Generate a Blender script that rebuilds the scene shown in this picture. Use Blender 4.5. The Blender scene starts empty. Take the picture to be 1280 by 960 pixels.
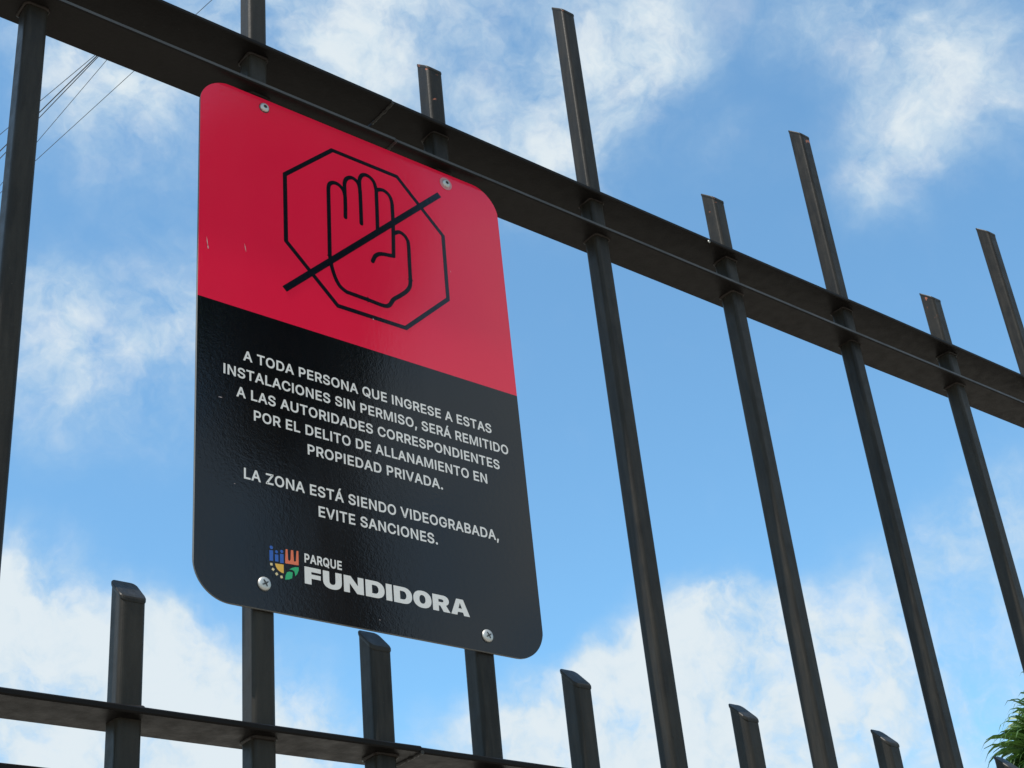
import bpy, bmesh, math, random
from mathutils import Vector, Matrix, noise
random.seed(7)
C = bpy.context.scene.collection
SC = bpy.context.scene
R = math.radians

# ------------------------------------------------------------------ camera
cam_data = bpy.data.cameras.new('camera')
cam = bpy.data.objects.new('camera', cam_data)
C.objects.link(cam)
cam.matrix_world = Matrix(((0.78056, -0.25191, -0.572072, -0.41938),
                           (-0.61825, -0.446061, -0.647145, -1.09741),
                           (-0.092157, 0.858819, -0.503921, 1.59986),
                           (0, 0, 0, 1)))
cam_data.sensor_width = 36.0
cam_data.lens = 1891.12 / 1280 * 36
cam_data.clip_start = 0.02
cam_data.clip_end = 3000
SC.camera = cam

# ------------------------------------------------------------------ light
SUN_EL, SUN_Y = 60.0, -0.050          # high sun almost in the plane of the fence, off to the left
to_sun = Vector((-math.cos(R(SUN_EL)), SUN_Y * math.sin(R(SUN_EL)), math.sin(R(SUN_EL)))).normalized()
sun_data = bpy.data.lights.new('sun', 'SUN')
sun_data.energy = 4.0
sun_data.angle = R(0.5)
sun_data.color = (1.0, 0.93, 0.84)
sun = bpy.data.objects.new('sun', sun_data)
C.objects.link(sun)
sun.rotation_euler = to_sun.to_track_quat('Z', 'Y').to_euler()
sun.location = to_sun * 30

SC.view_settings.view_transform = 'Standard'
SC.view_settings.look = 'None'
SC.view_settings.gamma = 1
SC.view_settings.use_curve_mapping = False
SC.view_settings.exposure = 0.42

# ------------------------------------------------------------------ sky with clouds (directions in the world)
# azimuth from +Y to +X, elevation, radius (degrees), density
CLOUDS = [(23.21, 41.94, 3.61, 0.7), (20.56, 42.54, 2.94, 0.48), (25.94, 39.84, 3.61, 0.41), (20.27, 38.55, 1.97, 0.18), (28.1, 44.22, 3.0, 0.63), (24.03, 40.87, 7.21, 0.18), (33.29, 44.04, 4.0, 0.63), (38.6, 44.19, 4.33, 0.47), (42.67, 38.92, 3.33, 0.59), (45.67, 42.45, 3.0, 0.39), (48.81, 42.05, 3.0, 0.66), (50.96, 42.59, 2.67, 0.47), (34.76, 41.72, 2.67, 0.35), (47.28, 38.7, 2.33, 0.31), (40.47, 45.79, 5.0, 0.35), (44.75, 37.51, 2.33, 0.35), (45.93, 39.77, 2.67, 0.31), (37.66, 43.08, 8.0, 0.15), (46.94, 40.83, 6.67, 0.2), (53.46, 37.4, 2.0, 0.18), (50.7, 38.49, 2.67, 0.12), (56.16, 42.5, 2.33, 0.38), (59.65, 41.25, 2.67, 0.53), (61.73, 39.68, 3.33, 0.38), (63.45, 37.41, 3.33, 0.34), (62.19, 35.97, 3.0, 0.31), (59.51, 35.47, 2.67, 0.5), (58.24, 34.27, 1.67, 0.31), (65.04, 36.93, 3.67, 0.29), (65.59, 39.14, 3.33, 0.18), (61.13, 38.05, 7.67, 0.13), (21.56, 32.03, 2.94, 0.6), (26.23, 31.96, 3.27, 0.64), (27.03, 34.05, 2.61, 0.44), (21.44, 33.47, 1.97, 0.32), (21.73, 30.01, 2.94, 0.28), (24.68, 29.26, 2.94, 0.24), (24.22, 31.88, 6.54, 0.2), (21.73, 21.97, 3.33, 1.1), (23.35, 19.74, 4.54, 1.1), (19.88, 23.04, 3.03, 0.8), (27.51, 19.69, 2.73, 1.1), (26.72, 20.99, 1.36, 0.8), (30.54, 17.88, 3.94, 1.1), (33.28, 18.02, 1.82, 0.8), (28.15, 16.85, 4.54, 1.3), (23.8, 16.96, 4.54, 1.3), (40.03, 17.23, 2.42, 0.8), (37.48, 16.3, 2.73, 0.9), (41.73, 15.91, 3.33, 1), (49.17, 19.67, 2.73, 1.32), (49.72, 20.92, 1.21, 0.77), (46.76, 18.52, 3.03, 1.32), (45.01, 17.28, 3.03, 1.2), (48.39, 17.15, 4.54, 1.32), (51.66, 18.12, 3.33, 0.9), (53.4, 19.01, 2.42, 0.55), (50.85, 15.65, 3.33, 0.9), (55.03, 18.14, 3.94, 0.39), (58.06, 20.48, 3.64, 0.39), (58.23, 22.21, 1.82, 0.5), (60.58, 22.88, 2.42, 0.7), (58.83, 15.74, 3.64, 0.51), (56.55, 14.75, 3.33, 0.47), (43.36, 18.93, 1.52, 0.6), (56.46, 19.04, 6.67, 0.23), (53.45, 15.26, 2.42, 0.23)]

ADDED_VEIL = [(152, 22, 12, 0.55), (138, 20, 12, 0.08), (158, 45, 15, 0.4), (122, 30, 12, 0.4)]   # unseen thin cloud behind the viewer, added to lighten the sign's reflections
SKY_STRENGTH = 0.15
CLOUD_LIGHT = 4.45                      # cloud radiance before the sky strength
world = bpy.data.worlds.new('World')
SC.world = world
world.use_nodes = True
nt = world.node_tree
nt.nodes.clear()


def nd(kind, **kw):
    n = nt.nodes.new(kind)
    for k, v in kw.items():
        setattr(n, k, v)
    return n


def mathn(op, a, b=None, clamp=False):
    n = nd('ShaderNodeMath', operation=op, use_clamp=clamp)
    for i, v in enumerate((a, b)):
        if v is None:
            continue
        if isinstance(v, (int, float)):
            n.inputs[i].default_value = v
        else:
            nt.links.new(v, n.inputs[i])
    return n.outputs[0]


def vmath(op, a, b):
    n = nd('ShaderNodeVectorMath', operation=op)
    for i, v in enumerate((a, b)):
        if isinstance(v, (tuple, Vector)):
            n.inputs[i].default_value = v
        else:
            nt.links.new(v, n.inputs[i])
    return n


def smooth(v, a, b, c=0.0, d=1.0):
    n = nd('ShaderNodeMapRange', interpolation_type='SMOOTHSTEP')
    nt.links.new(v, n.inputs['Value'])
    n.inputs['From Min'].default_value = a
    n.inputs['From Max'].default_value = b
    n.inputs['To Min'].default_value = c
    n.inputs['To Max'].default_value = d
    return n.outputs['Result']


def noisen(vec, scale, detail, rough, color=False):
    n = nd('ShaderNodeTexNoise')
    nt.links.new(vec, n.inputs['Vector'])
    n.inputs['Scale'].default_value = scale
    n.inputs['Detail'].default_value = detail
    n.inputs['Roughness'].default_value = rough
    return n.outputs['Color' if color else 'Fac']


def direction(az, el):
    return Vector((math.sin(R(az)) * math.cos(R(el)), math.cos(R(az)) * math.cos(R(el)), math.sin(R(el))))


tex = nd('ShaderNodeTexCoord')
dirv = tex.outputs['Generated']
w1 = vmath('SUBTRACT', noisen(dirv, 9, 5, 0.6, True), (0.5, 0.5, 0.5)).outputs[0]
w1s = nd('ShaderNodeVectorMath', operation='SCALE')
nt.links.new(w1, w1s.inputs[0])
w1s.inputs['Scale'].default_value = 0.075
warp = vmath('ADD', dirv, w1s.outputs[0]).outputs[0]
total = None
for az, el, rad, wt in CLOUDS + ADDED_VEIL:
    dist = vmath('DISTANCE', warp, direction(az, el)).outputs['Value']
    v = smooth(dist, 0.0, R(rad) * 1.45, wt, 0.0)
    total = v if total is None else mathn('ADD', total, v)
# broken cloud over the rest of the sky, out of view and thickened to light the sign's front
away = vmath('DISTANCE', dirv, direction(41.5, 30)).outputs['Value']
rest = mathn('MULTIPLY', smooth(noisen(dirv, 2.6, 3, 0.5), 0.30, 0.52), smooth(away, 0.45, 0.75))
total = mathn('ADD', total, rest)
fine = noisen(warp, 11, 10, 0.6)
fine2 = noisen(warp, 40, 9, 0.62)
tx = mathn('ADD', mathn('MULTIPLY', fine, 1.7), mathn('MULTIPLY', fine2, 0.75))
dens = mathn('MULTIPLY', mathn('MINIMUM', total, 1.5), mathn('ADD', mathn('MULTIPLY', mathn('SUBTRACT', tx, 1.225), 1.25), 0.72))
alpha = smooth(dens, 0.02, 1.2, 0.075, 0.97)
sky = nd('ShaderNodeTexSky', sky_type='NISHITA', sun_disc=False)
sky.sun_elevation = R(SUN_EL)
sky.sun_rotation = math.atan2(to_sun.x, to_sun.y)
sky.altitude = 500
sky.air_density = 1.0
sky.dust_density = 0.3
sky.ozone_density = 0.5
cl = nd('ShaderNodeMixRGB')
bil = mathn('ABSOLUTE', mathn('SUBTRACT', noisen(warp, 21, 9, 0.58), 0.5))
body = mathn('ADD', mathn('MULTIPLY', dens, 0.78), mathn('MULTIPLY', bil, 3.0))
nt.links.new(smooth(body, 0.15, 1.25), cl.inputs[0])
cl.inputs[1].default_value = tuple(CLOUD_LIGHT * v for v in (0.60, 0.79, 0.94)) + (1,)
cl.inputs[2].default_value = tuple(CLOUD_LIGHT * v for v in (0.86, 0.95, 1.0)) + (1,)
mx = nd('ShaderNodeMixRGB')
nt.links.new(alpha, mx.inputs[0])
tint = nd('ShaderNodeMixRGB', blend_type='MULTIPLY')
tint.inputs[0].default_value = 1.0
tint.inputs[2].default_value = (0.72, 1.14, 1.22, 1)
nt.links.new(sky.outputs[0], tint.inputs[1])
nt.links.new(tint.outputs[0], mx.inputs[1])
nt.links.new(cl.outputs[0], mx.inputs[2])
bg = nd('ShaderNodeBackground')
bg.inputs['Strength'].default_value = SKY_STRENGTH
nt.links.new(mx.outputs[0], bg.inputs['Color'])
wo = nd('ShaderNodeOutputWorld')
nt.links.new(bg.outputs[0], wo.inputs['Surface'])

# ------------------------------------------------------------------ helpers
U = 0.25                               # spacing of the pickets in metres
ZO = 2.031


def W(x, y, z):
    return Vector((x * U, y * U, z * U + ZO))


def obj(name, me, mats, parent=None, loc=(0, 0, 0)):
    if isinstance(me, bmesh.types.BMesh):
        m = bpy.data.meshes.new(name)
        me.to_mesh(m)
        me.free()
        me = m
    for mt in (mats if isinstance(mats, (list, tuple)) else [mats]):
        me.materials.append(mt)
    o = bpy.data.objects.new(name, me)
    C.objects.link(o)
    o.location = loc
    if parent:
        o.parent = parent
    return o


def empty(name, loc=(0, 0, 0)):
    o = bpy.data.objects.new(name, None)
    C.objects.link(o)
    o.location = loc
    o.empty_display_size = 0.1
    return o


def tag(o, label, cat, group=None):
    o['label'] = label
    o['category'] = cat
    if group:
        o['group'] = group
    return o


def copy_tree(o, parent=None, loc=None):
    c = o.copy()
    C.objects.link(c)
    if parent:
        c.parent = parent
    if loc is not None:
        c.location = loc
    for ch in list(o.children):
        copy_tree(ch, c)
    return c


def tube(bm, pts, radii, seg=10, cap=True):
    rings = []
    n = len(pts)
    for i, p in enumerate(pts):
        a = pts[max(i - 1, 0)]
        b = pts[min(i + 1, n - 1)]
        t = (b - a).normalized()
        s = t.cross(Vector((0, 0, 1)))
        if s.length < 1e-3:
            s = Vector((1, 0, 0))
        s.normalize()
        q = t.cross(s).normalized()
        rings.append([bm.verts.new(p + (s * math.cos(2 * math.pi * k / seg) + q * math.sin(2 * math.pi * k / seg)) * radii[i]) for k in range(seg)])
    for i in range(n - 1):
        for k in range(seg):
            f = bm.faces.new((rings[i][k], rings[i][(k + 1) % seg], rings[i + 1][(k + 1) % seg], rings[i + 1][k]))
            f.smooth = True
    if cap:
        bm.faces.new(rings[0])
        bm.faces.new(rings[-1])
    return rings


# ------------------------------------------------------------------ materials
class Mat:
    def __init__(self, name):
        self.m = bpy.data.materials.new(name)
        self.m.use_nodes = True
        self.t = self.m.node_tree
        self.t.nodes.clear()
        self.out = self.t.nodes.new('ShaderNodeOutputMaterial')
        self.b = self.t.nodes.new('ShaderNodeBsdfPrincipled')
        self.t.links.new(self.b.outputs[0], self.out.inputs[0])

    def n(self, kind, **kw):
        n = self.t.nodes.new(kind)
        for k, v in kw.items():
            setattr(n, k, v)
        return n

    def l(self, a, b):
        self.t.links.new(a, b)

    def coords(self, scale=(1, 1, 1), rnd=True):
        tc = self.n('ShaderNodeTexCoord')
        mp = self.n('ShaderNodeMapping')
        mp.inputs['Scale'].default_value = scale
        self.l(tc.outputs['Object'], mp.inputs['Vector'])
        if rnd:
            oi = self.n('ShaderNodeObjectInfo')
            cx = self.n('ShaderNodeCombineXYZ')
            mu = self.n('ShaderNodeMath', operation='MULTIPLY')
            mu.inputs[1].default_value = 37.0
            self.l(oi.outputs['Random'], mu.inputs[0])
            for i in range(3):
                self.l(mu.outputs[0], cx.inputs[i])
            self.l(cx.outputs[0], mp.inputs['Location'])
        return mp.outputs[0]

    def noise(self, vec, scale, detail=4, rough=0.55):
        n = self.n('ShaderNodeTexNoise')
        self.l(vec, n.inputs['Vector'])
        n.inputs['Scale'].default_value = scale
        n.inputs['Detail'].default_value = detail
        n.inputs['Roughness'].default_value = rough
        return n.outputs['Fac']

    def ramp(self, v, stops):
        r = self.n('ShaderNodeValToRGB')
        e = r.color_ramp.elements
        while len(e) < len(stops):
            e.new(0.5)
        for i, (p, c) in enumerate(stops):
            e[i].position = p
            e[i].color = (c if len(c) == 4 else tuple(c) + (1,)) if not isinstance(c, (int, float)) else (c, c, c, 1)
        self.l(v, r.inputs[0])
        return r.outputs[0]

    def mix(self, f, a, b):
        m = self.n('ShaderNodeMixRGB')
        for i, v in enumerate((f, a, b)):
            if isinstance(v, (int, float)):
                m.inputs[i].default_value = v if i == 0 else (v, v, v, 1)
            elif isinstance(v, tuple):
                m.inputs[i].default_value = v + (1,) if len(v) == 3 else v
            else:
                self.l(v, m.inputs[i])
        return m.outputs[0]

    def bump(self, h, strength, dist):
        b = self.n('ShaderNodeBump')
        b.inputs['Strength'].default_value = strength
        b.inputs['Distance'].default_value = dist
        self.l(h, b.inputs['Height'])
        self.l(b.outputs[0], self.b.inputs['Normal'])

    def set(self, **kw):
        for k, v in kw.items():
            i = self.b.inputs[k]
            if isinstance(v, (int, float)):
                i.default_value = v
            elif isinstance(v, tuple):
                i.default_value = v + (1,) if len(v) == 3 else v
            else:
                self.l(v, i)
        return self


def paint(name, base=(0.0095, 0.0085, 0.0072), dust=(0.027, 0.0238, 0.019), streak=(1, 1, 0.12), wear=True, spec=0.17):
    m = Mat(name)
    v = m.coords(streak)
    u = m.coords((1, 1, 1))
    col = m.mix(m.ramp(m.noise(v, 130, 6, 0.65), [(0.42, 0.0), (0.72, 1.0)]), base, dust)
    col = m.mix(m.ramp(m.noise(u, 22, 5, 0.6), [(0.35, 0.0), (0.75, 0.45)]), col, dust)
    # fine pale specks and scuffs
    col = m.mix(m.ramp(m.noise(u, 420, 2, 0.5), [(0.75, 0.0), (0.79, 0.45)]), col, (0.09, 0.083, 0.075))
    if wear:
        at = m.n('ShaderNodeAttribute', attribute_name='wear')
        k = m.n('ShaderNodeMath', operation='MULTIPLY_ADD')
        m.l(at.outputs['Fac'], k.inputs[0])
        k.inputs[1].default_value = 0.098
        m.l(m.noise(u, 55, 5, 0.62), k.inputs[2])
        chip = m.mix(m.ramp(at.outputs['Fac'], [(0.1, 0.0), (0.3, 1.0)]), 0.0, m.ramp(k.outputs[0], [(0.712, 0.0), (0.73, 0.9)]))
        rust = m.mix(m.noise(u, 210, 3), (0.30, 0.075, 0.035), (0.42, 0.17, 0.10))
        col = m.mix(chip, col, rust)
    oi = m.n('ShaderNodeObjectInfo')
    col = m.mix(m.ramp(oi.outputs['Random'], [(0.0, 0.0), (1.0, 0.35)]), col, tuple(min(1, 1.6 * x) for x in dust))
    rg = m.ramp(m.noise(u, 60, 5, 0.6), [(0.3, 0.34), (0.75, 0.55)])
    m.set(**{'Base Color': col, 'Roughness': rg, 'Specular IOR Level': spec})
    h = m.noise(u, 260, 5, 0.6)
    m.bump(h, 0.22, 0.0008)
    return m.m


M_PICKET = paint('black_picket_paint')
M_BAR = paint('black_bar_paint', streak=(0.5, 1, 1), wear=False, base=(0.0065, 0.0058, 0.0055), dust=(0.0078, 0.0069, 0.0064), spec=0.09)
M_GLINT = paint('edge_glint_paint', streak=(0.3, 1, 1), wear=False, base=(0.024, 0.0245, 0.025), dust=(0.04, 0.039, 0.037), spec=0.35)  # lighter colour painting the sky's reflection along a bar's front edge
M_WELD = paint('weld_metal', base=(0.009, 0.008, 0.0072), dust=(0.02, 0.014, 0.011), streak=(1, 1, 1), wear=False)
M_SEAM = paint('seam_metal', base=(0.016, 0.015, 0.014), dust=(0.03, 0.028, 0.026), streak=(1, 1, 1), wear=False)


def film(name, col, rough=0.07, scuff=0.0):
    m = Mat(name)
    v = m.coords((1, 1, 1), rnd=False)
    c = m.mix(m.ramp(m.noise(v, 9, 4), [(0.3, 0.0), (0.8, 0.5)]), col, tuple(min(1, x * 1.12 + 0.001) for x in col))
    h1 = m.noise(v, 520, 2, 0.5)
    h2 = m.noise(v, 210, 2, 0.5)
    ad = m.n('ShaderNodeMath', operation='MULTIPLY_ADD')
    m.l(h2, ad.inputs[0])
    ad.inputs[1].default_value = 1.6
    m.l(h1, ad.inputs[2])
    # broad, shallow warps of the thin sheet as well
    bw = m.n('ShaderNodeMath', operation='MULTIPLY_ADD')
    m.l(m.noise(v, 5, 2, 0.4), bw.inputs[0])
    bw.inputs[1].default_value = 9.0
    m.l(ad.outputs[0], bw.inputs[2])
    m.bump(bw.outputs[0], 1.0, 0.000026)
    m.set(**{'Base Color': c, 'Roughness': m.ramp(m.noise(m.coords((1, 1, 0.25), rnd=False), 14, 5, 0.6), [(0.3, rough * 0.8), (0.75, rough * 1.9)]), 'Specular IOR Level': 0.5})
    return m.m


M_RED = film('red_film', (0.71, 0.012, 0.047))
M_BLACK = film('black_film', (0.0022, 0.0028, 0.0040))
M_INK = film('black_ink', (0.004, 0.006, 0.011))
M_WHITE = film('white_film', (0.70, 0.655, 0.61))
M_BLUE = film('blue_ink', (0.03, 0.10, 0.36))
M_ORANGE = film('orange_ink', (0.70, 0.16, 0.075))
M_YELLOW = film('yellow_ink', (0.72, 0.40, 0.06))
M_CREAM = film('cream_ink', (0.66, 0.52, 0.28))
M_GREEN = film('green_ink', (0.03, 0.36, 0.14))


def plain(name, col, rough, metal=0.0, bump=None):
    m = Mat(name)
    v = m.coords()
    c = m.mix(m.noise(v, 300, 4), tuple(x * 0.8 for x in col), tuple(min(1, x * 1.1) for x in col))
    m.set(**{'Base Color': c, 'Roughness': rough, 'Metallic': metal})
    if bump:
        m.bump(m.noise(v, bump[0], 4), bump[1], bump[2])
    return m.m


M_ALU = plain('aluminium_edge', (0.13, 0.13, 0.128), 0.6, 0.4)
M_ZINC = plain('zinc_screw', (0.52, 0.52, 0.50), 0.5, 0.8, (900, 0.3, 0.0004))
M_SCREW_SHADE = plain('screw_shade', (0.05, 0.05, 0.05), 0.6, 0.4)  # dark tone painting the shade in recesses and around screw heads
M_SCUFF = plain('scratch', (0.55, 0.42, 0.40), 0.6)
M_CABLE = plain('cable_sheath', (0.035, 0.037, 0.04), 0.6)

# ------------------------------------------------------------------ ground
def ground_mat():
    m = Mat('concrete_ground')
    v = m.coords((1, 1, 1), rnd=False)
    c = m.mix(m.noise(v, 0.6, 8, 0.6), (0.27, 0.24, 0.195), (0.42, 0.375, 0.31))
    c = m.mix(m.ramp(m.noise(v, 60, 3), [(0.55, 0.0), (0.8, 0.5)]), c, (0.10, 0.10, 0.095))
    m.set(**{'Base Color': c, 'Roughness': 0.85})
    m.bump(m.noise(v, 80, 5), 0.4, 0.004)
    return m.m


bm = bmesh.new()
bmesh.ops.create_grid(bm, x_segments=8, y_segments=8, size=900)
o = obj('ground', bm, ground_mat())
o['kind'] = 'structure'

# ------------------------------------------------------------------ fence
PX0, TA = 0.91873, 0.09215             # first picket behind the sign, tube width
BAR_F, BAR_D, BAR_T = -0.06096, 0.21368, 0.02396
Z_UP, Z_UPTOP, Z_LOW, Z_LOW2 = 2.79499, 3.0224, -0.07187, -0.3030


def profile(half, cy, rad, seg=5):
    pts = []
    for cxs, cys, a0 in ((1, -1, -90), (1, 1, 0), (-1, 1, 90), (-1, -1, 180)):
        for k in range(seg + 1):
            a = R(a0 + 90 * k / seg)
            pts.append((cxs * (half - rad) + rad * math.cos(a), cy + cys * (half - rad) + rad * math.sin(a)))
    return pts


def picket_mesh(z_back, slope, wear=1.0):
    """square tube with rounded arrises and a mitred top that falls towards the street"""
    bm = bmesh.new()
    wl = bm.verts.layers.float.new('wear')
    pr = profile(TA / 2, TA / 2, TA * 0.20)
    zt = lambda y: z_back - (TA - y) / TA * slope
    levels = [-7.9, -3, -0.5, 0.2, 1.2, 2.2, 2.9, 3.3, 3.7, 4.1]
    rings = []
    for z in [l for l in levels if l < z_back - 0.45]:
        rings.append(([bm.verts.new((x * U, y * U, z * U + ZO)) for x, y in pr], 0.0))
    for k, wv in ((0.32, 0.12), (0.12, 0.55), (0.012, 1.0)):
        rings.append(([bm.verts.new((x * U, y * U, (zt(y) - k) * U + ZO)) for x, y in pr], wv))
    for r, wv in rings:
        for v in r:
            v[wl] = wv * wear
    n = len(pr)
    for i in range(len(rings) - 1):
        for k in range(n):
            bm.faces.new((rings[i][0][k], rings[i][0][(k + 1) % n], rings[i + 1][0][(k + 1) % n], rings[i + 1][0][k]))
    bm.faces.new(rings[-1][0])
    return bm


def cap_mesh(z_back, slope, lip=0.0045, wear=1.0):
    bm = bmesh.new()
    wl = bm.verts.layers.float.new('wear')
    zt = lambda y: z_back - (TA - y) / TA * slope
    rings = []
    for half, dz in ((TA / 2 + lip * 0.6, -0.012), (TA / 2 + lip, -0.007), (TA / 2 + lip, 0.001), (TA / 2 + lip * 0.1, 0.006), (TA / 2 - 0.012, 0.007)):
        pr = profile(half, TA / 2, max(TA * 0.20, 0.004))
        rings.append([bm.verts.new((x * U, y * U, (zt(y) + dz) * U + ZO)) for x, y in pr])
    n = len(rings[0])
    for r in rings:
        for v in r:
            v[wl] = wear
    for i in range(len(rings) - 1):
        for k in range(n):
            f = bm.faces.new((rings[i][k], rings[i][(k + 1) % n], rings[i + 1][(k + 1) % n], rings[i + 1][k]))
    bm.faces.new(rings[-1])
    bm.faces.new(rings[0][::-1])
    return bm


def weld_mesh(levels, seed, rr=0.008):
    """lumpy fillet round the tube where it passes through a bar"""
    bm = bmesh.new()
    pr = profile(TA / 2 + 0.002, TA / 2, TA * 0.21, 7)
    n = len(pr)
    for z, sgn in levels:
        rings = []
        for k, (x, y) in enumerate(pr):
            c = Vector((x, y - TA / 2, 0))
            d = c.normalized()
            a = 0.65 + 0.8 * (noise.noise(Vector((x * 55, y * 55, z * 9 + seed))) + 0.4)
            r = rr * max(0.45, a)
            ring = []
            for j in range(6):
                t = j / 5 * math.pi / 2
                p = Vector((x, y, z + sgn * 0.0)) + d * r * math.cos(t) + Vector((0, 0, sgn * r * 1.2 * math.sin(t)))
                ring.append(bm.verts.new((p.x * U, p.y * U, p.z * U + ZO)))
            rings.append(ring)
        for k in range(n):
            for j in range(5):
                f = bm.faces.new((rings[k][j], rings[(k + 1) % n][j], rings[(k + 1) % n][j + 1], rings[k][j + 1]))
                f.smooth = True
    return bm


fence = empty('metal_fence', (0, 0, 0))
tag(fence, 'black steel fence of square pickets and flat bars, cut off at a slant on top', 'fence')

UP_W = [(Z_UP - BAR_T / 2, -1), (Z_UPTOP - BAR_T / 2, -1), (Z_UP + BAR_T / 2, 1), (Z_LOW - BAR_T / 2, -1), (Z_LOW + BAR_T / 2, 1)]
LO_W = [(Z_LOW - BAR_T / 2, -1), (Z_LOW + BAR_T / 2, 1), (Z_LOW2 - BAR_T / 2, -1)]


def picket(z_back, slope, welds, seed, loc_x, lip, wear):
    p = obj('picket', picket_mesh(z_back, slope, wear), M_PICKET, fence, (loc_x * U, 0, 0))
    obj('cap', cap_mesh(z_back, slope, lip, wear), M_PICKET, p)
    for k, wl in enumerate(welds):
        obj('weld_bead', weld_mesh([wl], seed + 3 * k), M_WELD, p)
    return p


tall = picket(4.425, 0.088, UP_W, 1, PX0, 0.0015, 0.55)
short = picket(3.505, 0.084, UP_W, 5, PX0 + 1, 0.0015, 1.0)
low = picket(0.410, 0.092, LO_W, 9, PX0 + 0.5, 0.0024, 0.0)
for i in range(-4, 10):
    if i in (0, 1):
        continue
    q = copy_tree(tall if i % 2 == 0 else short, fence, ((PX0 + i) * U, 0, random.uniform(-0.0012, 0.0012)))
    q.rotation_euler = (R(random.uniform(-0.12, 0.12)) * 0.4, 0, R(random.uniform(-0.8, 0.8)))
for i in range(-4, 9):
    if i == 0:
        continue
    dz = {-1: 0.0035, 1: -0.0005, 2: -0.004, 3: -0.003, 4: -0.008}.get(i, 0)
    q = copy_tree(low, fence, ((PX0 + 0.5 + i) * U, 0, dz))
    q.rotation_euler = (0, 0, R(random.uniform(-1.0, 1.0)))


def bar_mesh(x0, x1, z, y0, d, t, notch=None, seed=0, edge_glint=False):
    """flat bar, slightly wavy, with bevelled arrises and an optional painted edge highlight"""
    bm = bmesh.new()
    n = max(2, int((x1 - x0) / 0.12))
    e = t * 0.22
    sec = [(y0 + e, z - t / 2), (y0 + d - e, z - t / 2), (y0 + d, z - t / 2 + e), (y0 + d, z + t / 2 - e),
           (y0 + d - e, z + t / 2), (y0 + e, z + t / 2), (y0, z + t / 2 - e), (y0, z - t / 2 + e)]
    rings = []
    for i in range(n + 1):
        x = x0 + (x1 - x0) * i / n
        wz = 0.0035 * noise.noise(Vector((x * 0.5, seed, 0)))
        wy = 0.0035 * noise.noise(Vector((x * 0.45, seed + 9, 4)))
        ring = []
        for (y, zz) in sec:
            xx = x
            if notch == 'end' and i == n and y > y0 + d * 0.9:
                xx = x - 0.008
            j = 0.0012 * noise.noise(Vector((x * 9, y * 40, zz * 40 + seed)))
            ring.append(bm.verts.new(W(xx, y + wy + j, zz + wz + j)))
        rings.append(ring)
    for i in range(n):
        for k in range(8):
            f = bm.faces.new((rings[i][k], rings[i + 1][k], rings[i + 1][(k + 1) % 8], rings[i][(k + 1) % 8]))
            if edge_glint and k in (5, 6):
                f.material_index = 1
    bm.faces.new(rings[0])
    bm.faces.new(rings[-1][::-1])
    bmesh.ops.recalc_face_normals(bm, faces=bm.faces)
    return bm


def seam_mesh(x, z, y0, d, t, seed):
    bm = bmesh.new()
    pts, rad = [], []
    for k in range(15):
        y = y0 - 0.002 + (d * 0.8) * k / 14
        pts.append(W(x + 0.006 * noise.noise(Vector((k * .7, seed, 1))), y, z - t / 2 + 0.001))
        rad.append(U * (0.0075 + 0.005 * noise.noise(Vector((k * .9, seed, 5)))))
    tube(bm, pts, rad, 8)
    return bm


for z, jx, nt_, sd in ((Z_UPTOP, 1.597, 'end', 1), (Z_UP, 1.60, None, 2), (Z_LOW, 1.530, None, 3), (Z_LOW2, 1.54, None, 4), (-7.2, 1.5, None, 6)):
    obj('flat_bar', bar_mesh(-4.6, jx - 0.0015, z, BAR_F, BAR_D, BAR_T, nt_, sd, z == Z_UP), [M_BAR, M_GLINT], fence)
    obj('flat_bar', bar_mesh(jx + 0.0015, 10.6, z - 0.004, BAR_F + 0.001, BAR_D, BAR_T, None, sd, z == Z_UP), [M_BAR, M_GLINT], fence)
    obj('weld_seam', seam_mesh(jx, z - 0.001, BAR_F, BAR_D, BAR_T, sd), M_SEAM, fence)


# ------------------------------------------------------------------ screws
def dome(bm, r, h, seg=24, pit=0.0, pitd=0.0):
    """round head looking along -Y, flat back at y=0"""
    prof = [(r, 0.0), (r * 1.0, h * 0.25), (r * 0.93, h * 0.55), (r * 0.75, h * 0.83), (max(pit * 1.08, r * 0.5), h * 0.97)]
    if pit:
        prof += [(pit, h * 0.98), (pit * 0.8, h - pitd * 0.5), (pit * 0.35, h - pitd), (0.0, h - pitd)]
    else:
        prof += [(0.0, h)]
    prev = None
    for (rr, y) in prof:
        if rr == 0:
            cur = [bm.verts.new((0, -y, 0))]
        else:
            cur = [bm.verts.new((rr * math.cos(2 * math.pi * k / seg), -y, rr * math.sin(2 * math.pi * k / seg))) for k in range(seg)]
        if prev:
            for k in range(seg):
                a, b = prev[k], prev[(k + 1) % seg]
                f = bm.faces.new((a, b, cur[0]) if len(cur) == 1 else (a, b, cur[(k + 1) % seg], cur[k]))
                f.smooth = True
                if pit and rr < pit * 0.95:
                    f.material_index = 1
        prev = cur
    bmesh.ops.recalc_face_normals(bm, faces=bm.faces)


def cross_shade(bm, r, y, ang):
    """dark cross on top of the head, its colour standing for recess shade"""
    for k in range(2):
        a = ang + k * math.pi / 2
        dx, dz = math.cos(a), math.sin(a)
        wv = r * 0.30
        q = [(-r, -wv * 0.6), (r, -wv * 0.6), (r, wv * 0.6), (-r, wv * 0.6)]
        top = [bm.verts.new((u * dx - v * dz, -(y + k * 0.00004 - abs(u) * 0.10), u * dz + v * dx)) for u, v in
               [(-r, -wv * .6), (0, -wv), (r, -wv * .6), (r, wv * .6), (0, wv), (-r, wv * .6)]]
        f = bm.faces.new(top)
        f.material_index = 1


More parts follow.
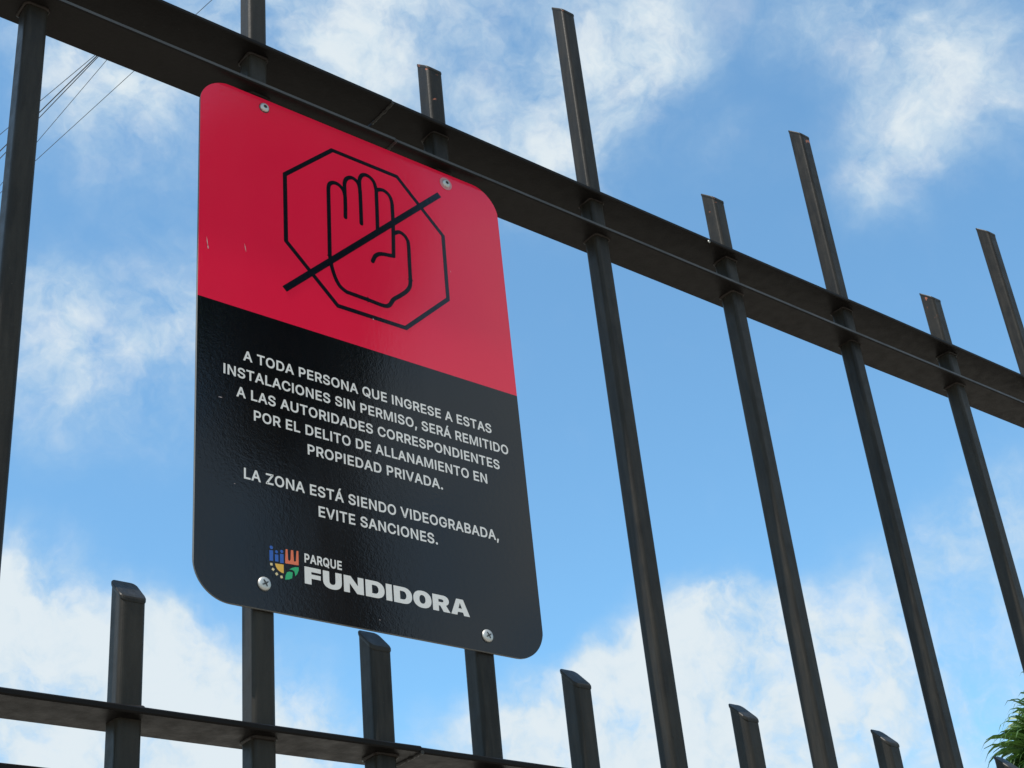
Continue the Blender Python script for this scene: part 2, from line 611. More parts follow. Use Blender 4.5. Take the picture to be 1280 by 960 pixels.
# ------------------------------------------------------------------ warning sign
SIGN_W, SIGN_H, SIGN_T = 0.3967, 0.5965, 0.0020
sign = empty('warning_sign', W(0.62653, -0.015, 0.37269))
tag(sign, 'red and black metal no trespassing sign with crossed out hand, screwed to the fence', 'sign')
SPLIT = 0.3132


def rr_points(w, h, r, seg=16):
    pts = []
    for cx, cy, a0 in ((w - r, r, -90), (w - r, h - r, 0), (r, h - r, 90), (r, r, 180)):
        for k in range(seg + 1):
            a = R(a0 + 90 * k / seg)
            pts.append((cx + r * math.cos(a), cy + r * math.sin(a)))
    return pts


def panel_mesh():
    bm = bmesh.new()
    pts = rr_points(SIGN_W, SIGN_H, 0.038)
    # add the split points on both straight sides
    i_r = next(i for i, p in enumerate(pts) if p[1] > SPLIT)
    pts.insert(i_r, (SIGN_W, SPLIT))
    i_l = max(i for i, p in enumerate(pts) if p[1] > SPLIT) + 1
    pts.insert(i_l, (0.0, SPLIT))
    n = len(pts)
    ins = 0.0005
    def inset(p):
        x = min(max(p[0], ins), SIGN_W - ins)
        z = min(max(p[1], ins), SIGN_H - ins)
        return x, z
    F = [bm.verts.new((inset(p)[0], 0, inset(p)[1])) for p in pts]
    E1 = [bm.verts.new((p[0], 0.0005, p[1])) for p in pts]
    B = [bm.verts.new((p[0], SIGN_T, p[1])) for p in pts]
    a = [F[k] for k in range(i_r, i_l + 1)]
    b = [F[k % n] for k in range(i_l, n + i_r + 1)]
    fr = bm.faces.new(a)
    fr.material_index = 0
    fb = bm.faces.new(b)
    fb.material_index = 1
    for k in range(n):
        k2 = (k + 1) % n
        for A, Bq in ((F, E1), (E1, B)):
            f = bm.faces.new((A[k], A[k2], Bq[k2], Bq[k]))
            f.material_index = 2
    f = bm.faces.new(B)
    f.material_index = 2
    bmesh.ops.recalc_face_normals(bm, faces=bm.faces)
    return bm


obj('panel', panel_mesh(), [M_RED, M_BLACK, M_ALU], sign)

GLYPHS = {
    'A': (480, [[[85,0],[135,142],[344,142],[395,0],[463,0],[276,509],[201,509],[16,0]],[[191,302],[213,371],[238.5,462],[264,372],[287,302],[324,199],[155,199]]]),
    'T': (449, [[[193,452],[193,0],[257,0],[257,452],[417,452],[417,509],[32,509],[32,452]]]),
    'O': (533, [[[299,-5],[329,1],[357,11],[384,25],[408,42],[429,63],[448,88],[464,115],[477,146],[486,179],[491,215],[493,254],[491,293],[486,329],[477,362],[464,393],[448,421],[429,445],[408,466],[384,484],[357,498],[329,508],[299,514],[267,516],[235,514],[205,508],[177,498],[150,484],[126,466],[105,445],[86,421],[70,393],[57,362],[48,329],[42,293],[40,254],[42,215],[48,179],[57,146],[70,115],[86,88],[105,63],[126,42],[150,25],[177,11],[205,1],[235,-5],[267,-7]],[[245,54],[223,59],[203,66],[184,76],[167,89],[151,105],[137,123],[125,144],[116,168],[109,194],[105,223],[103,254],[105,285],[109,314],[116,340],[125,364],[137,385],[151,404],[167,420],[184,433],[203,443],[223,450],[245,454],[267,456],[289,454],[310,450],[330,443],[349,433],[367,420],[383,404],[396,386],[408,365],[418,341],[425,314],[429,286],[430,254],[429,223],[425,194],[418,168],[408,144],[396,123],[383,105],[367,89],[349,76],[330,66],[310,59],[289,54],[267,53]]]),
    'D': (502, [[[219,0],[256,2],[291,8],[322,17],[351,31],[376,48],[398,68],[417,92],[433,119],[446,149],[455,181],[460,217],[462,255],[460,293],[455,329],[446,361],[433,391],[418,418],[399,441],[377,461],[353,478],[325,492],[294,501],[261,507],[225,509],[60,509],[60,0]],[[125,452],[221,452],[249,450],[275,446],[299,438],[320,428],[338,415],[354,399],[368,381],[379,361],[388,337],[394,312],[398,285],[399,255],[398,226],[394,198],[388,172],[379,149],[368,128],[354,110],[337,94],[318,81],[296,70],[272,63],[244,58],[215,57],[125,57]]]),
    'P': (445, [[[125,0],[125,186],[235,186],[263,187],[289,191],[312,198],[332,207],[350,219],[366,233],[379,248],[390,265],[398,284],[404,304],[407,325],[409,348],[407,370],[404,391],[398,411],[390,430],[379,447],[366,462],[350,476],[332,487],[312,497],[289,503],[263,507],[235,509],[60,509],[60,0]],[[125,452],[232,452],[251,451],[268,449],[284,444],[297,439],[308,431],[318,423],[326,413],[333,402],[338,389],[342,376],[344,362],[344,348],[344,333],[342,319],[338,306],[333,294],[327,282],[318,272],[308,264],[297,256],[284,250],[269,246],[252,243],[233,242],[125,242]]]),
    'E': (419, [[[375,0],[375,57],[125,57],[125,229],[355,229],[355,286],[125,286],[125,452],[372,452],[372,509],[60,509],[60,0]]]),
    'R': (449, [[[125,0],[125,198],[246,198],[353,0],[428,0],[314,209],[333,217],[351,228],[367,240],[380,255],[390,271],[399,290],[405,309],[408,330],[409,352],[408,374],[405,395],[399,415],[390,433],[380,450],[367,465],[351,478],[333,489],[313,497],[290,504],[264,507],[236,509],[60,509],[60,0]],[[125,452],[233,452],[252,451],[269,449],[284,445],[298,440],[309,433],[319,425],[327,415],[334,405],[339,393],[342,380],[344,367],[345,352],[344,338],[342,324],[339,312],[334,300],[327,290],[319,281],[309,273],[298,267],[284,262],[269,258],[252,256],[234,255],[125,255]]]),
    'S': (447, [[[252,-8],[278,-4],[302,2],[323,11],[343,21],[360,34],[374,48],[386,64],[396,81],[403,99],[407,118],[408,139],[407,155],[405,171],[401,185],[395,198],[387,209],[379,220],[369,229],[359,238],[347,245],[336,252],[324,258],[312,264],[264,279],[212,293],[169,308],[158,313],[148,319],[139,326],[131,334],[124,342],[119,352],[116,363],[115,376],[116,387],[118,398],[123,409],[129,418],[136,427],[145,435],[156,442],[167,448],[180,452],[194,456],[209,458],[225,459],[247,457],[267,453],[286,447],[302,437],[316,426],[326,412],[334,396],[337,378],[401,378],[399,397],[394,415],[387,433],[377,449],[365,463],[351,476],[334,488],[316,498],[296,505],[275,511],[252,514],[227,516],[203,514],[180,511],[158,506],[138,498],[119,488],[102,476],[87,463],[75,448],[65,431],[58,413],[53,393],[52,372],[54,348],[60,326],[71,307],[86,289],[105,274],[128,260],[154,249],[184,239],[245,222],[296,205],[307,199],[316,193],[325,186],[332,179],[338,171],[342,161],[345,151],[346,139],[345,126],[341,114],[336,102],[329,92],[321,82],[311,74],[299,66],[286,60],[272,55],[257,52],[241,50],[224,49],[209,50],[194,52],[180,55],[166,59],[154,64],[142,71],[132,79],[123,88],[116,98],[110,110],[107,123],[104,137],[38,137],[41,115],[46,96],[54,77],[64,60],[76,45],[91,31],[108,19],[128,9],[149,1],[172,-4],[197,-8],[224,-9]]]),
    'N': (523, [[[125,0],[125,415],[387,0],[463,0],[463,509],[399,509],[399,95],[136,509],[60,509],[60,0]]]),
    'Q': (533, [[[299,-5],[329,1],[357,11],[384,25],[408,42],[429,63],[448,88],[464,115],[477,146],[486,179],[491,215],[493,254],[491,293],[486,329],[477,362],[464,393],[448,421],[429,445],[408,466],[384,484],[357,498],[329,508],[299,514],[267,516],[235,514],[205,508],[177,498],[150,484],[126,466],[105,445],[86,421],[70,393],[57,362],[48,329],[42,293],[40,254],[42,215],[48,179],[57,146],[70,115],[86,88],[105,63],[126,42],[150,25],[177,11],[205,1],[235,-5],[267,-7]],[[245,54],[223,59],[203,66],[184,76],[167,89],[151,105],[137,123],[125,144],[116,168],[109,194],[105,223],[103,254],[105,285],[109,314],[116,340],[125,364],[137,385],[151,404],[167,420],[184,433],[203,443],[223,450],[245,454],[267,456],[289,454],[310,450],[330,443],[349,433],[367,420],[383,404],[396,386],[408,365],[418,341],[425,314],[429,286],[430,254],[429,223],[425,194],[418,168],[408,144],[396,123],[383,105],[367,89],[349,76],[330,66],[310,59],[289,54],[267,53]]]),
    'U': (517, [[[288,-7],[315,-2],[340,5],[363,15],[384,28],[403,43],[419,60],[433,80],[443,101],[451,124],[456,148],[457,173],[457,509],[393,509],[393,178],[392,160],[389,144],[384,128],[377,113],[368,99],[357,87],[345,77],[331,68],[315,61],[298,56],[279,53],[259,52],[239,53],[220,56],[203,61],[187,68],[173,77],[160,87],[150,99],[141,113],[133,128],[128,144],[125,160],[124,178],[124,509],[60,509],[60,173],[62,148],[66,124],[74,101],[85,80],[98,60],[114,43],[133,28],[154,15],[177,5],[203,-2],[230,-7],[259,-8]]]),
    'I': (186, [[[126,0],[126,509],[60,509],[60,0]]]),
    'G': (520, [[[298,-5],[326,0],[352,8],[377,19],[399,33],[419,50],[436,69],[451,91],[463,115],[471,141],[476,170],[478,200],[478,256],[283,256],[283,199],[434,199],[415,202],[414,180],[410,160],[404,141],[396,123],[386,107],[374,93],[360,81],[345,71],[328,63],[309,57],[290,54],[269,53],[246,54],[224,59],[203,66],[184,76],[166,90],[151,105],[137,124],[125,145],[116,168],[109,194],[105,223],[103,254],[105,285],[109,314],[116,340],[125,364],[137,385],[150,404],[166,419],[183,432],[202,443],[222,450],[243,454],[265,456],[279,455],[291,454],[304,452],[315,448],[326,444],[337,439],[347,434],[356,427],[365,420],[373,411],[380,403],[387,393],[393,383],[399,372],[404,361],[408,349],[474,349],[470,367],[465,384],[458,401],[449,416],[439,431],[429,445],[416,458],[403,469],[389,480],[374,489],[358,497],[340,504],[322,509],[304,513],[285,515],[265,516],[233,514],[203,508],[175,498],[149,484],[125,466],[103,445],[85,421],[69,393],[57,362],[47,329],[42,293],[40,254],[42,215],[47,179],[57,146],[69,116],[85,88],[104,64],[125,43],[149,25],[176,11],[205,1],[236,-5],[269,-7]]]),
    'C': (510, [[[286,-6],[305,-4],[323,0],[341,5],[357,11],[373,19],[388,28],[402,38],[416,49],[428,62],[438,76],[448,91],[457,107],[463,124],[469,142],[473,160],[408,160],[405,148],[401,136],[395,125],[389,114],[382,105],[375,96],[366,88],[357,81],[348,74],[337,69],[327,64],[315,60],[304,57],[292,55],[280,53],[267,53],[245,54],[223,59],[203,66],[184,76],[166,89],[151,105],[137,123],[125,145],[116,168],[109,194],[105,223],[103,254],[105,285],[109,314],[116,340],[125,364],[137,385],[150,403],[166,419],[184,432],[203,443],[223,450],[245,454],[267,456],[280,455],[292,454],[304,452],[315,449],[327,445],[337,440],[348,435],[357,428],[366,421],[375,413],[382,404],[389,395],[395,384],[401,373],[405,361],[408,348],[473,348],[469,367],[463,385],[456,402],[448,418],[438,433],[427,447],[415,460],[402,471],[388,481],[373,490],[357,498],[340,504],[323,509],[305,513],[286,515],[267,516],[235,514],[205,508],[177,498],[150,484],[126,466],[104,445],[86,421],[70,393],[57,362],[48,329],[42,293],[40,254],[42,215],[48,179],[57,146],[70,115],[86,88],[104,63],[126,42],[150,25],[177,11],[205,1],[235,-5],[267,-7]]]),
    'L': (393, [[[361,0],[361,57],[125,57],[125,509],[60,509],[60,0]]]),
    'M': (628, [[[122,0],[122,440],[286,0],[342,0],[504,440],[504,0],[568,0],[568,509],[476,509],[314,72],[152,509],[60,509],[60,0]]]),
    'V': (480, [[[278,0],[463,509],[395,509],[290,206],[267,138],[235,31],[248,31],[215,137],[192,206],[84,509],[16,509],[204,0]]]),
    'B': (456, [[[247,0],[275,1],[301,4],[324,10],[344,18],[362,28],[377,39],[390,52],[400,67],[408,83],[413,100],[417,117],[418,136],[417,155],[414,173],[409,189],[402,203],[394,216],[385,227],[374,237],[363,245],[351,252],[339,257],[336,275],[347,280],[356,286],[365,293],[373,301],[380,310],[387,320],[392,331],[395,344],[397,358],[398,374],[397,392],[394,410],[388,426],[381,442],[371,456],[359,469],[345,481],[329,491],[310,499],[289,504],[266,508],[241,509],[60,509],[60,0]],[[125,231],[248,231],[264,230],[279,228],[293,224],[306,218],[317,211],[327,203],[335,194],[342,184],[348,173],[352,161],[355,149],[355,137],[354,120],[349,105],[341,92],[330,80],[315,70],[296,63],[272,58],[245,57],[125,57]],[[125,452],[240,452],[263,450],[283,446],[299,439],[313,429],[323,417],[330,403],[334,388],[336,372],[335,359],[333,348],[329,337],[323,326],[316,317],[308,309],[299,302],[288,296],[277,291],[265,288],[252,286],[238,285],[125,285]]]),
    'Z': (438, [[[399,0],[399,57],[214,57],[152,57],[90,54],[97,33],[134,81],[169,129],[397,462],[397,509],[40,509],[40,452],[223,452],[285,452],[348,454],[341,476],[306,431],[273,385],[42,46],[42,0]]]),
    '.': (188, [[[104,-4],[113,-1],[121,3],[128,9],[134,16],[138,24],[140,32],[141,41],[140,50],[138,59],[134,66],[128,73],[121,79],[113,83],[104,86],[95,87],[86,86],[78,83],[70,79],[63,73],[57,66],[53,59],[50,50],[50,41],[50,32],[53,24],[57,16],[63,9],[70,3],[78,-1],[86,-4],[95,-4]]]),
    ',': (188, [[[84,-119],[137,71],[68,71],[38,-119]]]),
    'Á': (480, [[[85,0],[135,142],[344,142],[395,0],[463,0],[276,509],[201,509],[16,0]],[[191,302],[213,371],[238.5,462],[264,372],[287,302],[324,199],[155,199]],[[263,558],[329,659],[260,659],[213,558]]]),
    ' ': (188, []),
}
OVERLAY = {'Q': [[[331, 46], [346, 27], [401, -48], [468, -48], [384, 65], [369, 85], [313, 159], [245, 159]]]}


def miter(c, d):
    """push a closed outline (solid on its left) outwards by d"""
    out = []
    n = len(c)
    for i in range(n):
        p0, p1, p2 = Vector(c[i - 1]), Vector(c[i]), Vector(c[(i + 1) % n])
        a = (p1 - p0).normalized()
        b = (p2 - p1).normalized()
        na, nb = Vector((a.y, -a.x)), Vector((b.y, -b.x))
        m = na + nb
        if m.length < 1e-6:
            m = na
        m.normalize()
        k = d / max(0.5, m.dot(na))
        out.append((p1.x + m.x * k, p1.y + m.y * k))
    return out


def flat_mesh(outlines, y=-0.00018):
    """fill closed 2D outlines (x, z in metres on the sign) as a thin printed film"""
    cu = bpy.data.curves.new('outline', 'CURVE')
    cu.dimensions = '2D'
    cu.fill_mode = 'BOTH'
    for c in outlines:
        s = cu.splines.new('POLY')
        s.points.add(len(c) - 1)
        for k, p in enumerate(c):
            s.points[k].co = (p[0], p[1], 0, 1)
        s.use_cyclic_u = True
    tmp = bpy.data.objects.new('outline', cu)
    me = bpy.data.meshes.new_from_object(tmp)
    bpy.data.objects.remove(tmp)
    bpy.data.curves.remove(cu)
    for v in me.vertices:
        v.co = (v.co.x, y, v.co.y)
    me.materials.clear()
    return me


def text_mesh(txt, x0, x1, base, cap, bold):
    pen, main, over = 0.0, [], []
    for ch in txt:
        adv, cont = GLYPHS[ch]
        main += [[(x + pen, y) for x, y in miter(c, bold)] for c in cont]
        over += [[(x + pen, y) for x, y in miter(c, bold)] for c in OVERLAY.get(ch, [])]
        pen += adv + 2 * bold * 0.75
    lo = min(x for c in main for x, y in c)
    hi = max(x for c in main for x, y in c)
    sx = (x1 - x0) / (hi - lo)
    sy = cap / (509 + 2 * bold)
    fit = lambda cs: [[(x0 + (x - lo) * sx, base + (y + bold) * sy) for x, y in c] for c in cs]
    bm = bmesh.new()
    for cs, y in ((main, -0.00018), (over, -0.00022)):
        if cs:
            me = flat_mesh(fit(cs), y)
            bm.from_mesh(me)
            bpy.data.meshes.remove(me)
    return bm


LINES = [
    ('A TODA PERSONA QUE INGRESE A ESTAS', 50.1, 354.0, 254.2),
    ('INSTALACIONES SIN PERMISO, SERÁ REMITIDO', 28.8, 374.8, 233.2),
    ('A LAS AUTORIDADES CORRESPONDIENTES', 42.6, 360.5, 211.8),
    ('POR EL DELITO DE ALLANAMIENTO EN', 61.4, 341.5, 190.5),
    ('PROPIEDAD PRIVADA.', 120.3, 281.7, 169.2),
    ('LA ZONA ESTÁ SIENDO VIDEOGRABADA,', 50.5, 349.8, 126.2),
    ('EVITE SANCIONES.', 130.6, 269.9, 105.1),
]
for t, a, b, z in LINES:
    obj('lettering', text_mesh(t, a / 1000, b / 1000, z / 1000, 0.0113, 17), M_WHITE, sign)

# park name: small condensed word over a wide heavy one
obj('park_name', text_mesh('PARQUE', 0.1136, 0.1544, 0.0546, 0.0092, 24), M_WHITE, sign)


def arc(cx, cz, rx, rz, a0, a1, n=10, p=2.0):
    out = []
    for k in range(n + 1):
        a = R(a0 + (a1 - a0) * k / n)
        c, s = math.cos(a), math.sin(a)
        out.append((cx + rx * math.copysign(abs(c) ** (2 / p), c), cz + rz * math.copysign(abs(s) ** (2 / p), s)))
    return out


def wide_word():
    b, t = 33.7, 50.7
    o = []
    # F
    x0, x1 = 113.3, 130.9
    o.append([(x0, b), (x0 + 7.3, b), (x0 + 7.3, 39.6), (x1 - 0.3, 39.6), (x1 - 0.3, 43.9), (x0 + 7.3, 43.9), (x0 + 7.3, 46.3), (x1, 46.3), (x1, t), (x0, t)])
    # U
    x0, x1 = 133.1, 153.7
    c = (x0 + x1) / 2
    o.append([(x0, t)] + arc(c, 41.2, (x1 - x0) / 2, 8.0, 180, 360, 16, 2.3) + [(x1, t), (x1 - 6.9, t)] +
             arc(c, 41.4, (x1 - x0) / 2 - 6.9, 3.6, 360, 180, 10, 2.3) + [(x0 + 6.9, t)])
    # N
    x0, x1 = 155.9, 178.1
    o.append([(x0, b), (x0 + 6.5, b), (x0 + 6.5, 43.2), (x1 - 7.6, b), (x1, b), (x1, t), (x1 - 6.5, t), (x1 - 6.5, 41.6), (x0 + 7.8, t), (x0, t)])
    # D twice
    for x0, x1 in ((180.2, 201.8), (212.4, 233.8)):
        m = (b + t) / 2
        o.append([(x0, b)] + arc(x0 + 11.5, m, x1 - x0 - 11.5, 8.5, -90, 90, 16, 2.2) + [(x0, t)])
        o.append([(x0 + 7.3, m - 4.3)] + arc(x0 + 10.6, m, 4.1, 4.3, -90, 90, 10, 2.2) + [(x0 + 7.3, m + 4.3)])
    # I
    o.append([(203.5, b), (210.4, b), (210.4, t), (203.5, t)])
    # O
    o.append(arc(246.0, 42.2, 10.8, 8.9, 0, 359, 36, 2.25))
    o.append(arc(246.0, 42.2, 3.6, 4.5, 0, 359, 24, 2.25))
    # R
    x0 = 258.2
    o.append([(x0, b), (x0 + 7.1, b), (x0 + 7.1, 39.6), (x0 + 9.0, 39.6), (x0 + 12.6, b), (x0 + 20.9, b), (x0 + 16.0, 40.6)] +
             arc(x0 + 13.0, 45.5, 6.8, 5.2, -50, 90, 12, 2.2) + [(x0, t)])
    o.append([(x0 + 7.1, 43.4)] + arc(x0 + 10.9, 44.9, 2.3, 1.55, -90, 90, 8, 2.2) + [(x0 + 7.1, 46.4)])
    # A
    x0, x1 = 280.1, 303.0
    c = (x0 + x1) / 2
    o.append([(x0, b), (x0 + 7.3, b), (x0 + 8.3, 37.0), (x1 - 8.3, 37.0), (x1 - 7.3, b), (x1, b), (c + 4.2, t), (c - 4.2, t)])
    o.append([(c - 2.1, 40.9), (c + 2.1, 40.9), (c, 46.9)])
    return [[(x / 1000, z / 1000) for x, z in q] for q in o]


obj('park_name', flat_mesh(wide_word()), M_WHITE, sign)


# emblem beside the name
def mm(pts):
    return [(x / 1000, z / 1000) for x, z in pts]


emb = flat_mesh([mm([(76.5, 49.0), (80.3, 49.3), (80.3, 59.7), (76.5, 59.4)]), mm(arc(78.5, 62.4, 1.75, 1.75, 0, 350, 14)),
                 mm([(82.2, 49.4), (85.8, 49.6), (85.8, 56.6), (82.2, 56.3)]), mm(arc(84.0, 59.1, 1.55, 1.55, 0, 350, 14)),
                 mm([(87.5, 48.9), (91.3, 49.2), (91.3, 58.2), (87.5, 57.9)]), mm(arc(89.5, 60.6, 1.6, 1.6, 0, 350, 14))])
e0 = obj('emblem', emb, M_BLUE, sign)
e0['label'] = 'small blue, orange, yellow and green emblem left of the park name'
obj('emblem_tower', flat_mesh([mm([(92.8, 49.5), (107.2, 50.2), (107.2, 64.6), (105.2, 64.4), (104.6, 58.0), (104.3, 54.0), (103.2, 52.9), (102.2, 54.0), (101.7, 64.2), (99.2, 64.0), (98.6, 54.0), (97.2, 52.5), (96.0, 54.0), (95.7, 64.0), (93.6, 63.8)])]), M_ORANGE, e0)
obj('emblem_quarter', flat_mesh([mm([(82.2, 47.2), (91.2, 47.9), (91.2, 39.2), (88.6, 39.6), (86.0, 40.8), (84.0, 42.7), (82.8, 44.9)])]), M_YELLOW, e0)
sq = []
for x, z, a in ((78.4, 45.7, 4), (80.1, 41.0, -28), (83.8, 37.2, -52), (88.8, 35.2, -75)):
    sq.append(mm([(x + 1.75 * (math.cos(R(a + 45 + 90 * k))), z + 1.75 * math.sin(R(a + 45 + 90 * k))) for k in range(4)]))
obj('emblem_square', flat_mesh(sq), M_CREAM, e0)
obj('emblem_leaf', flat_mesh([mm([(97.2, 44.2), (100.0, 46.4), (103.6, 47.8), (107.2, 48.3), (107.0, 45.0), (105.6, 41.6), (103.2, 38.6), (103.0, 41.2), (102.4, 43.3), (100.2, 44.4)]),
                              mm([(92.6, 33.4), (93.0, 37.4), (94.6, 41.0), (97.4, 42.2), (100.6, 41.9), (100.4, 39.2), (99.8, 36.0), (96.6, 34.2)])]), M_GREEN, e0)


# pictogram
def catmull(pts, n=8):
    out = []
    P = [Vector(p) for p in pts]
    for i in range(len(P) - 1):
        p0, p1, p2, p3 = P[max(i - 1, 0)], P[i], P[i + 1], P[min(i + 2, len(P) - 1)]
        for k in range(n):
            t = k / n
            v = 0.5 * ((2 * p1) + (p2 - p0) * t + (2 * p0 - 5 * p1 + 4 * p2 - p3) * t * t + (3 * p1 - p0 - 3 * p2 + p3) * t ** 3)
            out.append((v.x, v.y))
    out.append(tuple(P[-1]))
    return out


def stroke(pts, w, closed=False, round_end=True):
    """outline of a pen stroke along pts (mm)"""
    P = [Vector(p) for p in pts]
    n = len(P)
    L, Rr = [], []
    for i in range(n):
        if closed:
            a, b = P[i] - P[i - 1], P[(i + 1) % n] - P[i]
        else:
            a = P[i] - P[i - 1] if i else P[1] - P[0]
            b = P[i + 1] - P[i] if i < n - 1 else P[-1] - P[-2]
        a.normalize()
        b.normalize()
        na, nb = Vector((-a.y, a.x)), Vector((-b.y, b.x))
        m = (na + nb).normalized()
        k = w / 2 / max(0.6, m.dot(na))
        L.append(tuple(P[i] + m * k))
        Rr.append(tuple(P[i] - m * k))
    if closed:
        return [mm(L), mm(Rr[::-1])]
    if not round_end:
        return [mm(L + Rr[::-1])]
    def cap(c, d):
        base = math.atan2(d.y, d.x)
        return [(c.x + w / 2 * math.cos(base + R(90 - 180 * k / 6)), c.y + w / 2 * math.sin(base + R(90 - 180 * k / 6))) for k in range(1, 6)]
    return [mm(L + cap(P[-1], (P[-1] - P[-2]).normalized()) + Rr[::-1] + cap(P[0], (P[0] - P[1]).normalized()))]


OCT = [(162.6, 562.2), (249.8, 561.6), (310.0, 500.8), (309.4, 413.4), (248.3, 355.4), (162.0, 354.9), (101.0, 414.9), (101.2, 502.6)]
obj('octagon_outline', flat_mesh(stroke(OCT, 5.1, True), -0.00014), M_INK, sign)
obj('slash', flat_mesh(stroke([(98.0, 353.6), (309.6, 559.8)], 7.2, round_end=False), -0.00034), M_INK, sign)
HAND = [
    [(176.6, 475), (177.2, 490), (177.4, 503.5)],
    [(197.2, 474.5), (197.6, 500), (197.8, 519.5)],
    [(218.4, 470.0), (219.2, 500), (219.8, 529.0)],
    catmull([(177.3, 504), (175.6, 511), (171.2, 515.8), (166.2, 517.3), (161.0, 516.0), (157.2, 512.0), (155.9, 506)]) + [(155.3, 470), (154.4, 416)] +
    catmull([(154.4, 416), (156.5, 402), (160.6, 389.0), (166.0, 380.5), (174.0, 376.2)]) + [(200, 375.6)] +
    catmull([(200, 375.6), (218.0, 374.7), (225.0, 375.8), (229.3, 379.3), (234.5, 387.6), (244.0, 396.0), (252.5, 404.5), (257.4, 412.5), (258.8, 421.0)]) +
    catmull([(258.8, 421.0), (259.2, 445.0), (259.6, 470.0), (257.4, 477.4), (252.8, 481.6), (247.0, 482.2), (240.2, 477.6)]),
    catmull([(177.2, 503), (177.2, 516), (177.6, 523.0), (180.4, 529.6), (186.0, 533.6), (191.6, 533.0), (196.0, 528.6), (197.8, 520)]),
    catmull([(197.6, 516), (197.4, 530), (198.0, 536.5), (201.2, 543.0), (206.6, 545.8), (212.6, 544.4), (217.4, 539.4), (219.8, 529)]),
    catmull([(219.9, 529.6), (224.4, 532.4), (230.0, 533.4), (235.6, 531.0), (239.2, 525.6), (240.6, 518)]) + [(240.2, 490), (238.0, 446.0)],
    catmull([(238.0, 446.2), (232.0, 444.9), (225.2, 443.8), (218.6, 441.6), (213.2, 436.8), (209.4, 428.6)]),
]
hb = bmesh.new()
for k, s in enumerate(HAND):
    me = flat_mesh(stroke(s, 4.9), -0.00018 - 0.000014 * k)
    hb.from_mesh(me)
    bpy.data.meshes.remove(me)
obj('hand_symbol', hb, M_INK, sign)

# scratches and specks in the film
sb = bmesh.new()
for (x0, z0, x1, z1, w) in ((9.3, 386.0, 10.6, 374.0, 0.9), (10.4, 377.0, 11.2, 371.0, 1.3), (51.6, 394.0, 53.9, 383.0, 0.7), (205.3, 353.2, 206.6, 351.9, 1.6),
                            (23.0, 205.6, 28.0, 205.9, 0.8), (40, 118.6, 41.4, 118.2, 0.7), (194, 12.4, 195.2, 11.6, 1.0), (316, 455, 317, 452, .5)):
    a, b = Vector((x0, z0)), Vector((x1, z1))
    d = (b - a).normalized()
    nrm = Vector((-d.y, d.x)) * w / 2
    mid = (a + b) / 2
    pts = [a, a * .6 + b * .4 + nrm * 0.9, b * 0.75 + a * .25 + nrm, b, mid - nrm * 0.7]
    sb.faces.new([sb.verts.new((p.x / 1000, -0.00026, p.y / 1000)) for p in pts])
obj('scratch', sb, M_SCUFF, sign)

# four screws
def screw(x, z, kind):
    bm = bmesh.new()
    if kind == 'socket':
        dome(bm, 0.0056, 0.0030, pit=0.0021, pitd=0.0020)
    else:
        dome(bm, 0.0066, 0.0026)
        cross_shade(bm, 0.0036, 0.00285, 0.55)
    s = obj('screw', bm, [M_ZINC, M_SCREW_SHADE], sign, (x / 1000, -0.0004, z / 1000))
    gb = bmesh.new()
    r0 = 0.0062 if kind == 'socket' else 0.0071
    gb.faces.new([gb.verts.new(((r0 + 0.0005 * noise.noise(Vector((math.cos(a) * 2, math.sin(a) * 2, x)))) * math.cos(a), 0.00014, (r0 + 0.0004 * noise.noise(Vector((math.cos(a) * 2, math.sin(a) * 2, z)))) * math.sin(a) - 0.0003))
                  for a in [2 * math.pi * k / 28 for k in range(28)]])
    obj('contact_shadow', gb, M_SCREW_SHADE, s)  # dark disc that paints the contact shadow around the head
    return s


screw(76.7, 583.4, 'socket')
s2 = screw(320.7, 580.3, 'socket')
screw(70.6, 24.9, 'cross')
screw(322.8, 17.4, 'cross')
bm = bmesh.new()
ring = []
for rr, y in ((0.0044, 0.0), (0.0086, 0.0), (0.0086, 0.0007), (0.0044, 0.0007)):
    ring.append([bm.verts.new((rr * math.cos(2 * math.pi * k / 28), 0.0004 - y, rr * math.sin(2 * math.pi * k / 28))) for k in range(28)])
for i in range(1, 3):
    for k in range(28):
        f = bm.faces.new((ring[i][k], ring[i][(k + 1) % 28], ring[i + 1][(k + 1) % 28], ring[i + 1][k]))
M_NYLON = plain('clear_washer', (0.50, 0.20, 0.22), 0.3)
obj('washer', bm, M_NYLON, s2)
# small screw left on the edge of the top bar
bm = bmesh.new()
dome(bm, 0.0021, 0.0016, 14, pit=0.0010, pitd=0.0008)
obj('screw', bm, [M_ZINC, M_SCREW_SHADE], fence, W(3.6836, -0.0615, 3.000))

# ------------------------------------------------------------------ overhead cables
CAB = [
    ('thin grey overhead cable, highest of the bundle at upper left', (2.601, 6.895), (2.706, 6.34), 0.0024, 9.0),
    ('thicker black overhead cable, upper one of the close pair at upper left', (2.657, 6.86), (2.718, 6.346), 0.0040, 9.0),
    ('thicker black overhead cable, lower one of the close pair at upper left', (2.680, 6.852), (2.729, 6.339), 0.0032, 9.0),
    ('thin steep overhead cable just below the close dark pair', (2.749, 7.343), (2.79, 6.357), 0.0021, 9.0),
    ('thin overhead cable nearest the sign, seen again above the top bar', (2.833, 7.537), (3.089, 5.64), 0.0022, 9.0),
]
for lab, a, b, r, z in CAB:
    a, b = Vector((a[0], a[1], z)), Vector((b[0], b[1], z))
    d = (b - a).normalized()
    bm = bmesh.new()
    pts = [a + d * s for s in (-60, -30, -10, -4, 0, 4, 8, 16, 30)]
    pts = [p + Vector((0, 0, 0.0)) for p in pts]
    tube(bm, pts, [r] * len(pts), 8)
    o = obj('overhead_cable', bm, M_CABLE)
    tag(o, lab, 'cable', 'overhead cables at the upper left')


